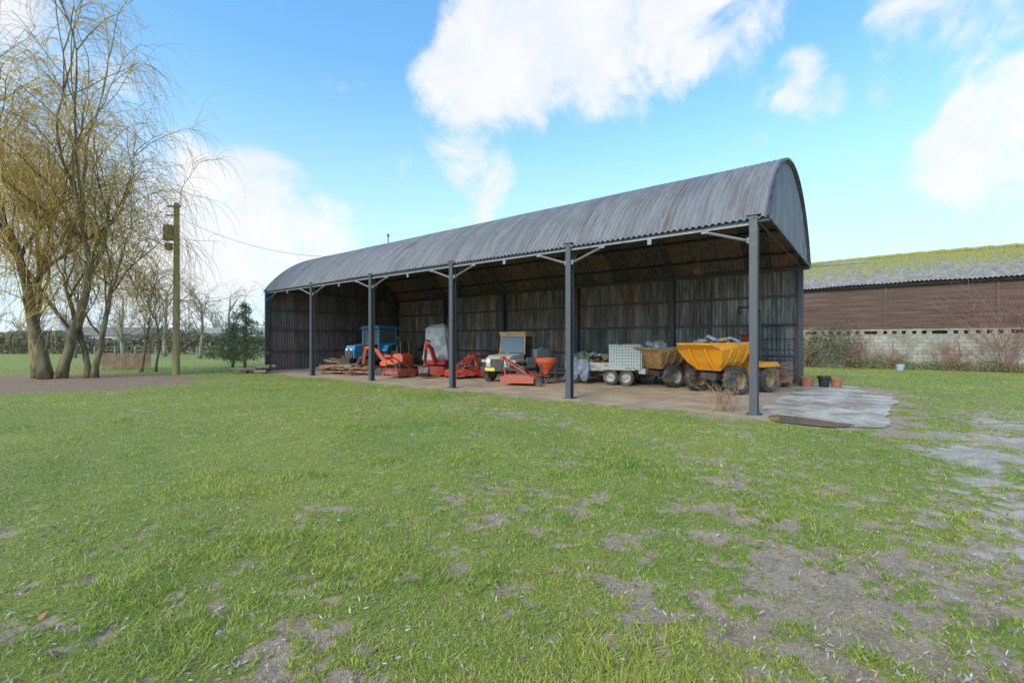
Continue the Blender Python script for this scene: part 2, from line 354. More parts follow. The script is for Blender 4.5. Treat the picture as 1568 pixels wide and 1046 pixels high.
under_m=corr_mat('roof_underside',(.12,.10,.088),(.20,.178,.16),(.19,.105,.068),.48,.64,.95,.05,.85,'X',.35)
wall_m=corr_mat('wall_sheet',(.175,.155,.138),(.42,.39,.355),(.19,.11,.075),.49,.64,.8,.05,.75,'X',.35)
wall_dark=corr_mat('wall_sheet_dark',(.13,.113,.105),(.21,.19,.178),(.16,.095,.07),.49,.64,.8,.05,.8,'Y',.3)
gable_m=corr_mat('gable_sheet',(.22,.218,.222),(.28,.275,.278),(.17,.15,.14),.64,.78,.8,.15,.65,'Y',.08)
barn=empty('dutch_barn',Wd(0,0),BA)
L=24.1; WB=8.8; HE=4.5; RR=5.36; CZ=1.44; CY=WB/2
def arcz(y): return CZ+np.sqrt(np.maximum(RR**2-(y-CY)**2,0))
pitch=.15
def roofmesh(r0,amp,name,mat,x0=-L-.25,x1=.30,ext=56.6):
    xs=np.arange(x0,x1+.001,pitch/6); th=np.radians(np.linspace(-ext,ext,34))
    X,T=np.meshgrid(xs,th); R=r0+amp*np.sin(2*np.pi*X/pitch)
    R=R+.006*np.sin(X*1.3)*np.cos(T*2)
    lap=(np.degrees(T)+ext)/(2*ext)*4; R=R+.010*np.abs((lap%1)-.5)
    Y=CY+R*np.sin(T); Z=CZ+R*np.cos(T)
    shn=np.floor(X/.95); Z=Z+np.where(np.abs(T)>np.radians(ext-.6),.02*np.sin(shn*12.9),0)
    V=np.stack([X,Y,Z],-1).reshape(-1,3); ny,nx=X.shape; i=np.arange(nx*ny).reshape(ny,nx)
    F=np.stack([i[:-1,:-1],i[:-1,1:],i[1:,1:],i[1:,:-1]],-1).reshape(-1,4)
    o=fast_mesh(name,V,F,mat,None,True); o.parent=barn; return o
roofmesh(RR+.03,.032,'roof',roof_m)
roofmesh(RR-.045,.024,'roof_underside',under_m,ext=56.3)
def wallmesh(name,a0,a1,zlo,zhi,fixed,axis,mat,amp=.018):
    a=np.arange(a0,a1+.001,pitch/6); d=fixed+amp*np.sin(2*np.pi*a/pitch)
    k=14; V=[]
    for j in range(k):
        top=zhi(a) if callable(zhi) else np.full_like(a,zhi)
        z=zlo+(top-zlo)*j/(k-1)
        wob=.006*np.sin(a*2+j)
        V.append(np.stack([a,d+wob,z] if axis=='x' else [d+wob,a,z],-1))
    V=np.array(V); n=len(a); i=np.arange(n*k).reshape(k,n)
    F=np.stack([i[:-1,:-1],i[:-1,1:],i[1:,1:],i[1:,:-1]],-1).reshape(-1,4)
    o=fast_mesh(name,V.reshape(-1,3),F,mat,None,True); o.parent=barn; return o
wallmesh('back_wall_lower',-L-.12,0,.04,2.25,WB+.10,'x',wall_m)
wallmesh('back_wall_upper',-L-.12,0,2.15,HE+.12,WB+.145,'x',wall_m)
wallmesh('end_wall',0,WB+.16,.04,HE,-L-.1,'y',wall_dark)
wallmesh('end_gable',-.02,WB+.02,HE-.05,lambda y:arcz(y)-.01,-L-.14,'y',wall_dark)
wallmesh('gable',-.02,WB+.02,HE-.02,lambda y:arcz(y)-.01,.22,'y',gable_m)
mb=MB()
for i in range(6):
    x=-i*L/5
    for y,dep in ((0,.2),(WB-.02,.18)):
        z1=HE-.02
        mb.box((x,y-dep/2+.01,z1/2),(.165,.018,z1)); mb.box((x,y+dep/2-.01,z1/2),(.165,.018,z1)); mb.box((x,y,z1/2),(.016,dep-.04,z1))
        mb.box((x,y,.012),(.3,.3,.024)); mb.box((x,y,z1+.01),(.3,.26,.02))
mb.build('posts',[steel],barn)
mb=MB()
for y in (-.02,WB-.12):
    mb.box((-L/2+.05,y,HE-.09),(L+.5,.014,.13)); mb.box((-L/2+.05,y+.05,HE-.16),(L+.5,.10,.014))
for i in range(6):
    x=-i*L/5; th=np.radians(np.linspace(-55,55,24))
    P=[(x,CY+(RR-.17)*math.sin(t),CZ+(RR-.17)*math.cos(t)) for t in th]
    mb.tube(P,.035,4)
    if i in (0,5): mb.tube([(x,0,HE-.03),(x,WB,HE-.03)],.02,5)
for a in np.linspace(-48,48,9):
    t=math.radians(a); mb.box((-L/2,CY+(RR-.13)*math.sin(t),CZ+(RR-.13)*math.cos(t)),(L+.4,.06,.09),rot=(-a,0,0))
for z in (1.1,2.3,3.4):
    mb.box((-L/2,WB+.04,z),(L,.05,.09)); mb.box((-L-.04,WB/2,z),(.05,WB-.3,.09))
mb.build('purlins_and_rails',[steel],barn)
mb=MB()
for i in range(6):
    x=-i*L/5
    for sg in (-1,1):
        if (i==0 and sg>0) or (i==5 and sg<0): continue
        mb.tube([(x+sg*.08,-.03,HE-.58),(x+sg*1.0,-.03,HE-.26)],.03,4)
        mb.box((x+sg*1.05,-.03,HE-.23),(.16,.05,.09)); mb.box((x+sg*.10,-.03,HE-.56),(.08,.05,.13))
    mb.tube([(x,.1,HE-.75),(x,.75,HE+.42)],.022,5)
    if i<5: mb.box((x-L/10,-.045,HE-.2),(L/5-.2,.03,.045)); mb.box((x-L/10,-.045,HE-.29),(.1,.04,.14))
mb.build('eave_braces',[steel_l],barn)
mb=MB()
th=np.radians(np.linspace(-56.5,56.5,40))
Pp=[(.29,CY+(RR+.02)*math.sin(t),CZ+(RR+.02)*math.cos(t)) for t in th]
mb.tube(Pp,.04,6); mb.box((.26,WB/2,HE-.02),(.05,WB,.08))
mb.build('verge_trim',[M('trim_dark',(.07,.072,.08),.5,.2)],barn)
mb=MB(); mb.box((-L/2+.95,WB+.02,HE-.04),(L+2.2,.11,.07)); mb.build('gutter',[steel_l],barn)
mb=MB(); mb.lathe((-3.1,6.6,4.35),[(.02,-.05),(.17,-.05),(.14,0),(.17,.05),(.02,.05)],'y',18); mb.cyl((-3.1,6.6,4.35),(-3.1,6.6,5.9),.02); mb.box((-3.1,6.6,4.5),(.1,.14,.3)); mb.box((-2.7,6.6,4.33),(.7,.05,.05))
mb.build('pulley',[M('rusty_iron',(.22,.14,.07),.8,.2,(.35,.24,.11))],barn)
mb=MB(); mb.cyl((-19.5,4.6,6.6),(-19.5,4.6,7.75),.03); mb.cyl((-19.5,4.6,7.6),(-19.5,4.6,7.75),.06); mb.build('roof_pipe',[steel],barn)

# ------------------------------------------------------------------ timber shed
shed=empty('timber_shed',Wd(0,24.8),BA)
blk,nt,b=new_mat('block_wall'); v=coords(nt)
sp=N(nt,'ShaderNodeSeparateXYZ'); nt.links.new(v,sp.inputs[0]); cb=N(nt,'ShaderNodeCombineXYZ'); nt.links.new(sp.outputs['X'],cb.inputs[0]); nt.links.new(sp.outputs['Z'],cb.inputs[1])
br=N(nt,'ShaderNodeTexBrick'); nt.links.new(cb.outputs[0],br.inputs['Vector']); br.inputs['Scale'].default_value=1
br.inputs['Brick Width'].default_value=.45; br.inputs['Row Height'].default_value=.225; br.inputs['Mortar Size'].default_value=.014
br.inputs['Color1'].default_value=(.44,.40,.34,1); br.inputs['Color2'].default_value=(.33,.30,.25,1); br.inputs['Mortar'].default_value=(.2,.18,.15,1)
c=mix(nt,mrange(nt,noise(nt,v,.9,8,.7),.42,.62),br.outputs['Color'],(.21,.205,.13)); c=mix(nt,mrange(nt,noise(nt,v,3,8,.7),.55,.7),c,(.50,.47,.41))
nt.links.new(c,b.inputs['Base Color']); b.inputs['Roughness'].default_value=.9; bump(nt,b,noise(nt,v,30,5),.4,.02)
brd=M('weatherboard',(.10,.052,.038),.75,0,(.17,.105,.08),1.5,.4,.65,.2,20,(.3,1,6))
sr,nt,b=new_mat('mossy_roof'); v=coords(nt)
sp=N(nt,'ShaderNodeSeparateXYZ'); nt.links.new(v,sp.inputs[0])
c=mix(nt,mrange(nt,noise(nt,v,3,8,.7),.4,.6),(.38,.34,.31),(.22,.19,.165))
mo=math_(nt,'ADD',mrange(nt,sp.outputs['Y'],-.2,4.9,-.08,.15,False),noise(nt,v,2.2,10,.8))
c=mix(nt,mrange(nt,mo,.50,.58,0,.95),c,(.32,.30,.05)); c=mix(nt,mrange(nt,noise(nt,coords(nt,'Object',(6,.8,1)),2.5,8,.75),.49,.60,0,.75),c,(.16,.15,.08))
nt.links.new(c,b.inputs['Base Color']); b.inputs['Roughness'].default_value=.9; bump(nt,b,noise(nt,v,12,6),.6,.05)
X0,X1=-26,24; XC=(X0+X1)/2; LX=X1-X0
mb=MB(); mb.box((XC,.12,1.05),(LX,.22,2.1)); 
for i in range(int(LX/.45)):
    x=X0+.2+i*.45
    if i%7!=6: mb.box((x,.12,2.2),(.24 if i%3 else .3,.2,.2))
mb.box((XC,.12,2.35),(LX,.22,.10)); mb.build('block_wall',[blk],shed)
mb=MB()
z=2.42
r=random.Random(2)
while z<5.2:
    x=X0
    while x<X1:
        l=r.uniform(2.4,4.2); mb.box((x+l/2,.02+r.uniform(-.006,.006),z+.09),(l-.012,.025,.20),rot=(7+r.uniform(-1,1),r.uniform(-.15,.15),0)); x+=l
    z+=.165
for i in range(int(LX/4.8)+1): mb.box((X0+i*4.8,-.03,3.8),(.12,.05,2.75))
mb.box((XC,.3,2.9),(LX,.02,1.5)); mb.box((XC,.3,4.3),(LX,.02,1.29))
mb.build('weatherboards',[brd],shed)
mb=MB(); mb.box((XC,9.9,2.65),(LX,.2,5.3)); 
for x in (X0,X1):
    mb.add([(x,0.2,0),(x,9.8,0),(x,9.8,5.2),(x,5,7.4),(x,.2,5.2)],[(0,1,2,3,4)])
mb.box((XC,.6,.9),(LX-.2,.1,1.7))
mb.build('rear_and_end_walls',[brd],shed)
a=np.arange(X0-.2,X1+.2,.05)
def slope(y0,z0,y1,z1,name):
    k=8; rows=[]
    for j in range(k):
        t=j/(k-1)
        rows.append(np.stack([a,np.full_like(a,y0+(y1-y0)*t),z0+(z1-z0)*t+.04*np.sin(2*np.pi*a/.2)+.05*np.sin(a*.35)+.02*np.sin(a*1.7)],-1))
    V=np.array(rows).reshape(-1,3); i=np.arange(len(V)).reshape(k,-1); F=np.stack([i[:-1,:-1],i[:-1,1:],i[1:,1:],i[1:,:-1]],-1).reshape(-1,4)
    o=fast_mesh(name,V,F,sr,None,False); o.parent=shed
slope(-.35,5.16,5,7.5,'roof_front'); slope(10.2,5.3,5,7.5,'roof_back')
mb=MB(); 
x=X0
while x<X1: mb.tube([(x,5,7.5+.05*math.sin(x*.35)),(x+1.15,5,7.52+.05*math.sin(x*.35))],[.14,.17],8); x+=1.1
mb.build('ridge_cap',[sr],shed)
mb=MB(); mb.box((XC,-.18,5.08),(LX,.03,.14)); mb.build('fascia',[M('fascia_dark',(.03,.025,.022),.8)],shed)

# ------------------------------------------------------------------ trees
def norm(v): return v/(np.linalg.norm(v)+1e-9)
class Tree:
    def __init__(s,seed): s.r=np.random.default_rng(seed); s.mb=MB()
    def path(s,p,d,L,n,wig,trop,droop=0):
        P=[np.array(p,float)]; d=norm(np.array(d,float))
        for i in range(n):
            g=trop-droop*((i+1)/n)
            d=norm(d+s.r.normal(0,wig,3)+np.array([0,0,g])); P.append(P[-1]+d*L/n)
        return np.array(P)
bark=M('willow_bark',(.13,.10,.055),.9,0,(.26,.20,.09),6,.4,.6,.8,30,(1,1,.3))
branch_m=M('willow_branch',(.36,.25,.085),.8,0,(.19,.135,.07),3,.4,.6,0)
twig_m=M('willow_twig',(.76,.51,.10),.7,0,(.52,.35,.10),2,.35,.65,0)
def perp(s,d,ang):
    q=norm(np.cross(d,s.r.normal(0,1,3))); return norm(d*math.cos(ang)+q*math.sin(ang))
def willow(name,loc,seed,stems,n1=8,n2=7,n3=6,droopL=2.2,tw=.0085,nd=4,up=.55,kmin=5):
    T=Tree(seed); r=T.r; mb=T.mb; p0=np.array(loc,float)
    for (off,dr,L,rad) in stems:
        P=T.path(p0+np.array(off),dr,L,9,.09,.03); R=np.linspace(rad,rad*.5,10); R[0]*=1.25
        mb.tube(P,R,10,0)
        for a in range(n1):
            k=r.integers(kmin,10) if a>1 else 9; base=P[k]; d0=norm(P[k]-P[k-1])
            l1=L*r.uniform(.75,1.4); d1=perp(T,d0,r.uniform(.25,.95)); d1=norm(d1+np.array([0,0,up]))
            P1=T.path(base,d1,l1,9,.14,.06); r1=rad*.40*r.uniform(.6,1.1)
            mb.tube(P1,np.linspace(r1,r1*.2,10),7,0)
            for b_ in range(n2):
                k2=r.integers(3,10); d2=perp(T,norm(P1[k2]-P1[k2-1]),r.uniform(.35,1.0)); d2=norm(d2+np.array([0,0,.40]))
                l2=l1*r.uniform(.3,.62); P2=T.path(P1[k2],d2,l2,7,.17,.04,.10); r2=max(r1*.33,.016)
                mb.tube(P2,np.linspace(r2,.010,8),5,1,False)
                for c_ in range(n3):
                    k3=r.integers(2,8); d3=perp(T,norm(P2[k3]-P2[k3-1]),r.uniform(.4,1.2))
                    l3=r.uniform(.7,1.6); P3=T.path(P2[k3],d3,l3,5,.17,.03,.28); mb.tube(P3,np.linspace(.012,.007,6),3,2,False)
                    for e in range(nd):
                        k4=r.integers(1,6); l4=droopL*r.uniform(.25,1.2)
                        l4=min(l4,max(P3[k4][2]-.4,.3))
                        P4=T.path(P3[k4],perp(T,norm(P3[k4]-P3[k4-1]),r.uniform(.3,1)),l4,6,.11,-.04,.65)
                        mb.tube(P4,np.linspace(tw,tw*.55,7),3,2,False)
    return mb.build(name,[bark,branch_m,twig_m],smooth=True)
willow('willow_tree',(-20.7,20.3,0),4,[((0,0,0),(-.10,0,1),5.9,.25),((.45,.2,0),(.20,.1,1),6.3,.21),((-.6,.3,0),(-.33,.2,1),6.1,.22)],9,7,6,2.5,.009,4,.8,3)
willow('willow_tree',(-19.0,20.8,0),9,[((0,0,0),(.14,.0,1),4.3,.14),((-.4,.1,0),(-.1,.1,1),4.2,.13)],7,6,6,2.3,.009,4,.5,3)
willow('young_willow_tree',(-20.1,24.8,0),12,[((0,0,0),(.0,.0,1),2.6,.08),((.7,.1,0),(.1,.1,1),2.8,.07)],7,5,5,1.2,.007,3,.4)

grey_b=M('bare_bark',(.27,.23,.18),.9,0,(.36,.3,.24),2)
grey_t=M('bare_twig',(.38,.32,.24),.9,0,(.46,.40,.32),2)
def bare(mb,T,p,H,tr=.02,n1=9,n2=6,n3=5):
    r=T.r; P=T.path(p,(r.normal(0,.05),0,1),H*.7,8,.05,.02); mb.tube(P,np.linspace(H*.022,H*.007,9),6,0)
    for a in range(n1):
        k=r.integers(2,9); P1=T.path(P[k],perp(T,np.array([0,0,1.]),r.uniform(.3,1.)),H*r.uniform(.25,.45),6,.12,.08); mb.tube(P1,np.linspace(H*.008,tr,7),4,0,False)
        for b_ in range(n2):
            k2=r.integers(1,7); P2=T.path(P1[k2],perp(T,norm(P1[k2]-P1[k2-1]),.7),H*r.uniform(.1,.22),4,.15,.06); mb.tube(P2,np.linspace(tr,tr*.6,5),3,1,False)
            for c_ in range(n3):
                k3=r.integers(1,5); P3=T.path(P2[k3],perp(T,norm(P2[k3]-P2[k3-1]),.7),H*r.uniform(.05,.12),3,.15,.03); mb.tube(P3,np.linspace(tr*.6,tr*.4,4),3,1,False)
for i,(x,y,h) in enumerate([(-30,44,8),(-34,40,8),(-25,50,8),(-38,50,10),(-44,46,9),(-22,57,7),(-50,42,9),(-35,56,10),(-29,62,9)]):
    T=Tree(50+i); bare(T.mb,T,(x,y,0),h,.014); T.mb.build('bare_tree',[grey_b,grey_t],smooth=True)
T=Tree(99); r=T.r
for i in range(60):
    x=-190+i*3.1+r.uniform(-2,2); y=r.uniform(118,155); bare(T.mb,T,(x,y,0),r.uniform(6,13),.075,8,4,3)
T.mb.build('distant_trees',[M('hazed_bark',(.36,.34,.33),.9),M('hazed_twig',(.44,.41,.39),.9)],smooth=True)  # distance haze is mixed into these pale grey bark and twig colours
def hedge(name,pts,h,wd,n,size,cols,seed):
    r=np.random.default_rng(seed); pts=np.array(pts,float); seg=np.linalg.norm(np.diff(pts,axis=0),axis=1); cum=np.r_[0,np.cumsum(seg)]
    q=r.random(n)*cum[-1]; x=np.interp(q,cum,pts[:,0]); y=np.interp(q,cum,pts[:,1])
    top=h*(.5+1.0*fbm(q/(h*1.2)+seed,q*0,4,2)); z=top*r.random(n)**.8
    x=x+r.normal(0,wd/2,n);y=y+r.normal(0,wd/2,n)
    c=np.stack([x,y,z],-1)[:,None]; V=c+r.normal(0,size,(n,3,3)); V[...,2]=np.maximum(V[...,2],0)
    cc=np.array(cols)[r.integers(0,len(cols),n)]*r.uniform(.6,1.2,(n,1)); c4=np.repeat(np.c_[cc,np.ones(n)],3,0)
    return fast_mesh(name,V.reshape(-1,3),np.arange(3*n).reshape(-1,3),lm,c4)
hedge('distant_hedge',[(-200,115),(-90,105),(-10,115)],3.4,2,30000,.35,[(.22,.21,.15),(.30,.26,.20),(.18,.2,.12)],1)
hedge('field_hedge',[(-75,62),(-30,60),(-16,62)],2.3,1.2,26000,.12,[(.22,.2,.12),(.30,.25,.17),(.18,.19,.10)],2)
hedge('shed_hedge',[tuple(Wd(4,23.4)[:2]),tuple(Wd(-1.2,23.7)[:2])],2.3,.7,7000,.045,[(.2,.2,.08),(.3,.24,.14),(.13,.16,.06)],3)
hedge('weeds',[tuple(Wd(-1,24.1)[:2]),tuple(Wd(-16,24.1)[:2])],.5,.5,9000,.035,[(.24,.28,.07),(.4,.33,.18),(.18,.24,.06)],4)
def conifer(name,loc,H,seed):
    r=np.random.default_rng(seed); mb=MB(); x,y=loc
    mb.tube([(x,y,0),(x+.1,y,H*.5),(x+.05,y,H*.97)],[.09,.06,.012],8,0)
    Vs=[];Cs=[]
    for i in range(85):
        z=.55+(H-.7)*(i/85); a=r.random()*6.28; l=(H-z)*.38*r.uniform(.45,1.5)+.15
        P=[np.array([x,y,z])]
        d=np.array([math.cos(a),math.sin(a),.35])
        for k in range(5): P.append(P[-1]+d*l/5); d=d+np.array([0,0,-.10])
        mb.tube(P,np.linspace(.02,.005,6),4,0,False)
        n=int(65*l+10); t=r.random(n)**.7*5; ti=np.minimum(t.astype(int),4); P=np.array(P); c=P[ti]+(P[ti+1]-P[ti])*(t-ti)[:,None]
        c=c+r.normal(0,.05+.04*(1-t/5)[:,None],(n,3)); c[:,2]-=r.random(n)*.10
        tri=c[:,None]+r.normal(0,.035,(n,3,3)); Vs.append(tri.reshape(-1,3)); k=r.uniform(.5,1.4,(n,1)); Cs.append(np.repeat(np.c_[np.array([.20,.25,.11])*k,np.ones(n)],3,0))
    e=empty(name,(0,0,0)); mb.build('trunk',[bark],e,smooth=True)
    V=np.concatenate(Vs); o=fast_mesh('foliage',V,np.arange(len(V)).reshape(-1,3),lm,np.concatenate(Cs)); o.parent=e
conifer('conifer_tree',(-14.4,24.6),3.9,1); conifer('conifer_tree',(-15.9,26.0),2.8,2)
def stems(name,loc,n,H,spread,mat,seed,rad=.006,sub=4):
    T=Tree(seed); r=T.r
    for i in range(n):
        p=np.array([*loc,0.])+np.r_[r.normal(0,spread*.25,2),0]; P=T.path(p,(r.normal(0,.35),r.normal(0,.35),1),H*r.uniform(.5,1),6,.12,.02); T.mb.tube(P,np.linspace(rad*1.5,rad*.6,7),3,0,False)
        for j in range(sub):
            k=r.integers(2,7); P2=T.path(P[k],perp(T,norm(P[k]-P[k-1]),.6),H*r.uniform(.12,.3),4,.15,.03); T.mb.tube(P2,np.linspace(rad,rad*.5,5),3,0,False)
    return T.mb.build(name,[mat])
dry=M('dry_stem',(.34,.2,.12),.9,0,(.48,.34,.2),3)
stems('dead_bush',(5.0,10.85),60,.72,.55,dry,1,.004)
redtw=M('climber_twig',(.36,.16,.12),.9,0,(.28,.19,.13),2)
for i,(s,t,h,n) in enumerate([(-1.3,24.3,2.6,40),(-7.8,24.35,5.0,55),(-5.6,24.2,1.9,30),(1.5,23.2,2.6,40),(-3,24.2,1.5,30)]):
    stems('climbing_shrub',Wd(s,t)[:2],n,h,1.4,redtw if i!=3 else dry,20+i,.008,8)
stems('dead_weeds',Wd(-6.5,23.9)[:2],40,1.0,2,dry,40)

# ------------------------------------------------------------------ pole, cable, background things
wood=M('pole_wood',(.30,.22,.10),.9,0,(.40,.29,.11),3,.4,.6,.5,20,(1,1,.2))
pe=empty('utility_pole',(-16.9,23.0,0)); mb=MB()
mb.tube([(0,0,0),(0.02,0,4.4),(.03,0,8.6)],[.16,.14,.12],12); mb.build('pole',[wood],pe)
mb=MB(); mb.box((-.28,-.05,7.1),(.45,.35,.75)); mb.box((-.1,-.16,7.95),(.5,.08,.08)); mb.box((-.3,-.1,6.4),(.25,.25,.35)); mb.box((0,-.14,8.4),(.7,.07,.09)); mb.build('transformer',[M('box_yellow',(.34,.26,.09),.7)],pe,.015)
a=np.array([-16.8,23.0,7.9]); b2=np.array(Wd(20.5,3.,6.4)); P=[a+(b2-a)*t+np.array([0,0,-1.1*4*t*(1-t)*.6]) for t in np.linspace(0,1,20)]
mb=MB(); mb.tube(P,.008,4); mb.build('overhead_cable',[M('cable_black',(.14,.14,.14),.6)])
fe=empty('wooden_fence',(-20.5,27.,0),.1); mb=MB()
for i in range(16): mb.box((-3.4+i*.17,0,.5),(.15,.02,.9+.03*math.sin(i*3)))
for x in (-3.4,-2.1,-.9): mb.box((x,.06,.5),(.1,.1,1.1))
mb.build('panels',[M('fence_wood',(.22,.14,.09),.9,0,(.30,.21,.14))],fe)
mb=MB(); fe=empty('wire_fence',(0,0,0))
for i in range(16): mb.box((-42+i*2.2,46-.2*i,.6),(.09,.09,1.2))
for z in (.5,.8,1.1): mb.tube([(-42,46,z),(-9,43,z)],.008,4)
mb.build('posts_and_wire',[M('fence_grey',(.34,.31,.25),.9)],fe)
fb=empty('farm_building',(-84,98,0),.05); mb=MB(); mb.box((0,0,1.5),(15,6,3.0)); mb.build('walls',[M('white_render',(.6,.6,.58),.8)],fb)
mb=MB(); mb.prism([(-7.8,2.9),(7.8,2.9),(7.2,4.6),(-7.2,4.6)],-3.3,3.3); mb.build('roof',[M('slate',(.25,.24,.24),.8)],fb)
mb=MB(); 
for i in range(5): mb.box((-6+i*3,-3.01,1.8),(1.3,.06,1.1))
mb.build('windows',[M('dark_glass',(.03,.035,.04),.2)],fb)
fb=empty('farm_building',(-48,88,0),-.1); mb=MB(); mb.box((0,0,1.6),(20,7,3.2)); mb.build('walls',[M('grey_cladding',(.36,.36,.36),.8)],fb)
mb=MB(); mb.prism([(-10.3,3.1),(10.3,3.1),(10.1,4.2),(-10.1,4.2)],-3.7,3.7); mb.build('roof',[M('cement_roof',(.33,.32,.31),.85)],fb)
mb=MB()
for i in range(4): mb.box((-7+i*4.6,-3.52,1.4),(2.6,.06,2.6))
mb.build('doors',[M('shed_door',(.16,.15,.14),.8)],fb)
mb=MB(); r=random.Random(4)
for i in range(12):
    x=r.uniform(-.9,.9); y=r.uniform(-.3,.3); a=r.uniform(-.4,.4); z=.09+.12*(i%3)
    mb.tube([(x-.35*math.cos(a),y-.35*math.sin(a),z),(x+.35*math.cos(a),y+.35*math.sin(a),z)],.09,9)
mb.build('log_pile',[M('log_bark',(.2,.15,.1),.9,0,(.3,.22,.15))],loc=(-13.6,23.9,0))

# ------------------------------------------------------------------ vehicles
tyre=M('tyre',(.05,.046,.042),.85,0,(.2,.155,.11),4,.45,.65,.3)
rimy=M('rim_rusty',(.34,.25,.11),.7,.1,(.18,.12,.08),6)
rimw=M('rim_white',(.48,.45,.39),.6,.1,(.26,.21,.16),6)
dark=M('dark_frame',(.06,.057,.054),.6,.1,(.14,.10,.07),5)
glass,nt,b=new_mat('cab_glass'); b.inputs['Base Color'].default_value=(.12,.15,.17,1); b.inputs['Roughness'].default_value=.1
def paint(n,c,c2=(.24,.15,.10)): return M(n,c,.5,0,c2,3.0,.50,.68,.15)
blue=paint('blue_paint',(.05,.30,.55)); red=paint('red_paint',(.58,.045,.03)); brick=paint('faded_red_paint',(.46,.10,.06)); orange=paint('orange_paint',(.76,.11,.035)); yellow=paint('yellow_paint',(.92,.38,.015),(.60,.27,.06))
brown=paint('brown_paint',(.48,.28,.12),(.3,.18,.1)); greyp=paint('grey_paint',(.46,.44,.38),(.25,.2,.14)); lamp=M('lamp_glass',(.8,.8,.78),.15,0,(.7,.7,.7)); plate=M('number_plate',(.85,.68,.06),.4)
def veh(name,s,t,h): return empty(name,Wd(s,t),BA+math.radians(h))
v=veh('tractor',20.0,3.9,-82); mb=MB()
for y in (-.78,.78): mb.wheel((-.75,y,.72),.72,.38,0,1); mb.wheel((1.2,y*.85,.45),.45,.25,0,1)
mb.build('wheels',[tyre,rimw],v)
mb=MB(); mb.prism([(.2,.75),(1.55,.75),(1.6,1.1),(1.5,1.42),(.2,1.55)],-.34,.34,0); mb.box((.7,0,.6),(1.7,.3,.3),1); mb.box((1.62,0,.95),(.04,.5,.5),1)
for y in (-.78,.78): 
    mb.prism([(-1.45,1.1),(-1.25,1.45),(-.75,1.58),(-.25,1.45),(-.05,1.1),(-.2,1.1),(-.35,1.35),(-.75,1.48),(-1.2,1.35),(-1.35,1.1)],y-.22,y+.22,0)
mb.box((-.55,0,2.45),(1.6,1.5,.18),0,top=(.86,.86)); mb.box((-.6,0,.85),(1.3,1.0,.5),1)
for x in (-1.2,.1):
    for y in (-.62,.62): mb.box((x,y,1.75),(.09,.09,1.3),0)
mb.box((-.55,.62,1.35),(1.2,.05,.45),0); mb.box((-.55,-.62,1.35),(1.2,.05,.45),0)
for y in (-.18,.18): mb.box((1.63,y,1.22),(.03,.16,.12),2)
mb.cyl((.9,.36,1.4),(.9,.36,2.1),.035,m=1); mb.box((1.75,0,.6),(.3,.7,.35),1)
mb.build('body',[blue,dark,lamp],v,.015)
mb=MB(); mb.box((.12,0,1.9),(.02,1.14,.85)); mb.box((-.55,.63,1.95),(1.2,.02,.75)); mb.box((-.55,-.63,1.95),(1.2,.02,.75)); mb.box((-.6,0,1.45),(.5,.5,.6)); mb.build('cab_windows',[glass],v)
tarpg=M('grey_tarp',(.42,.43,.42),.5,0,(.24,.25,.25),2,.4,.6,1.0,5)
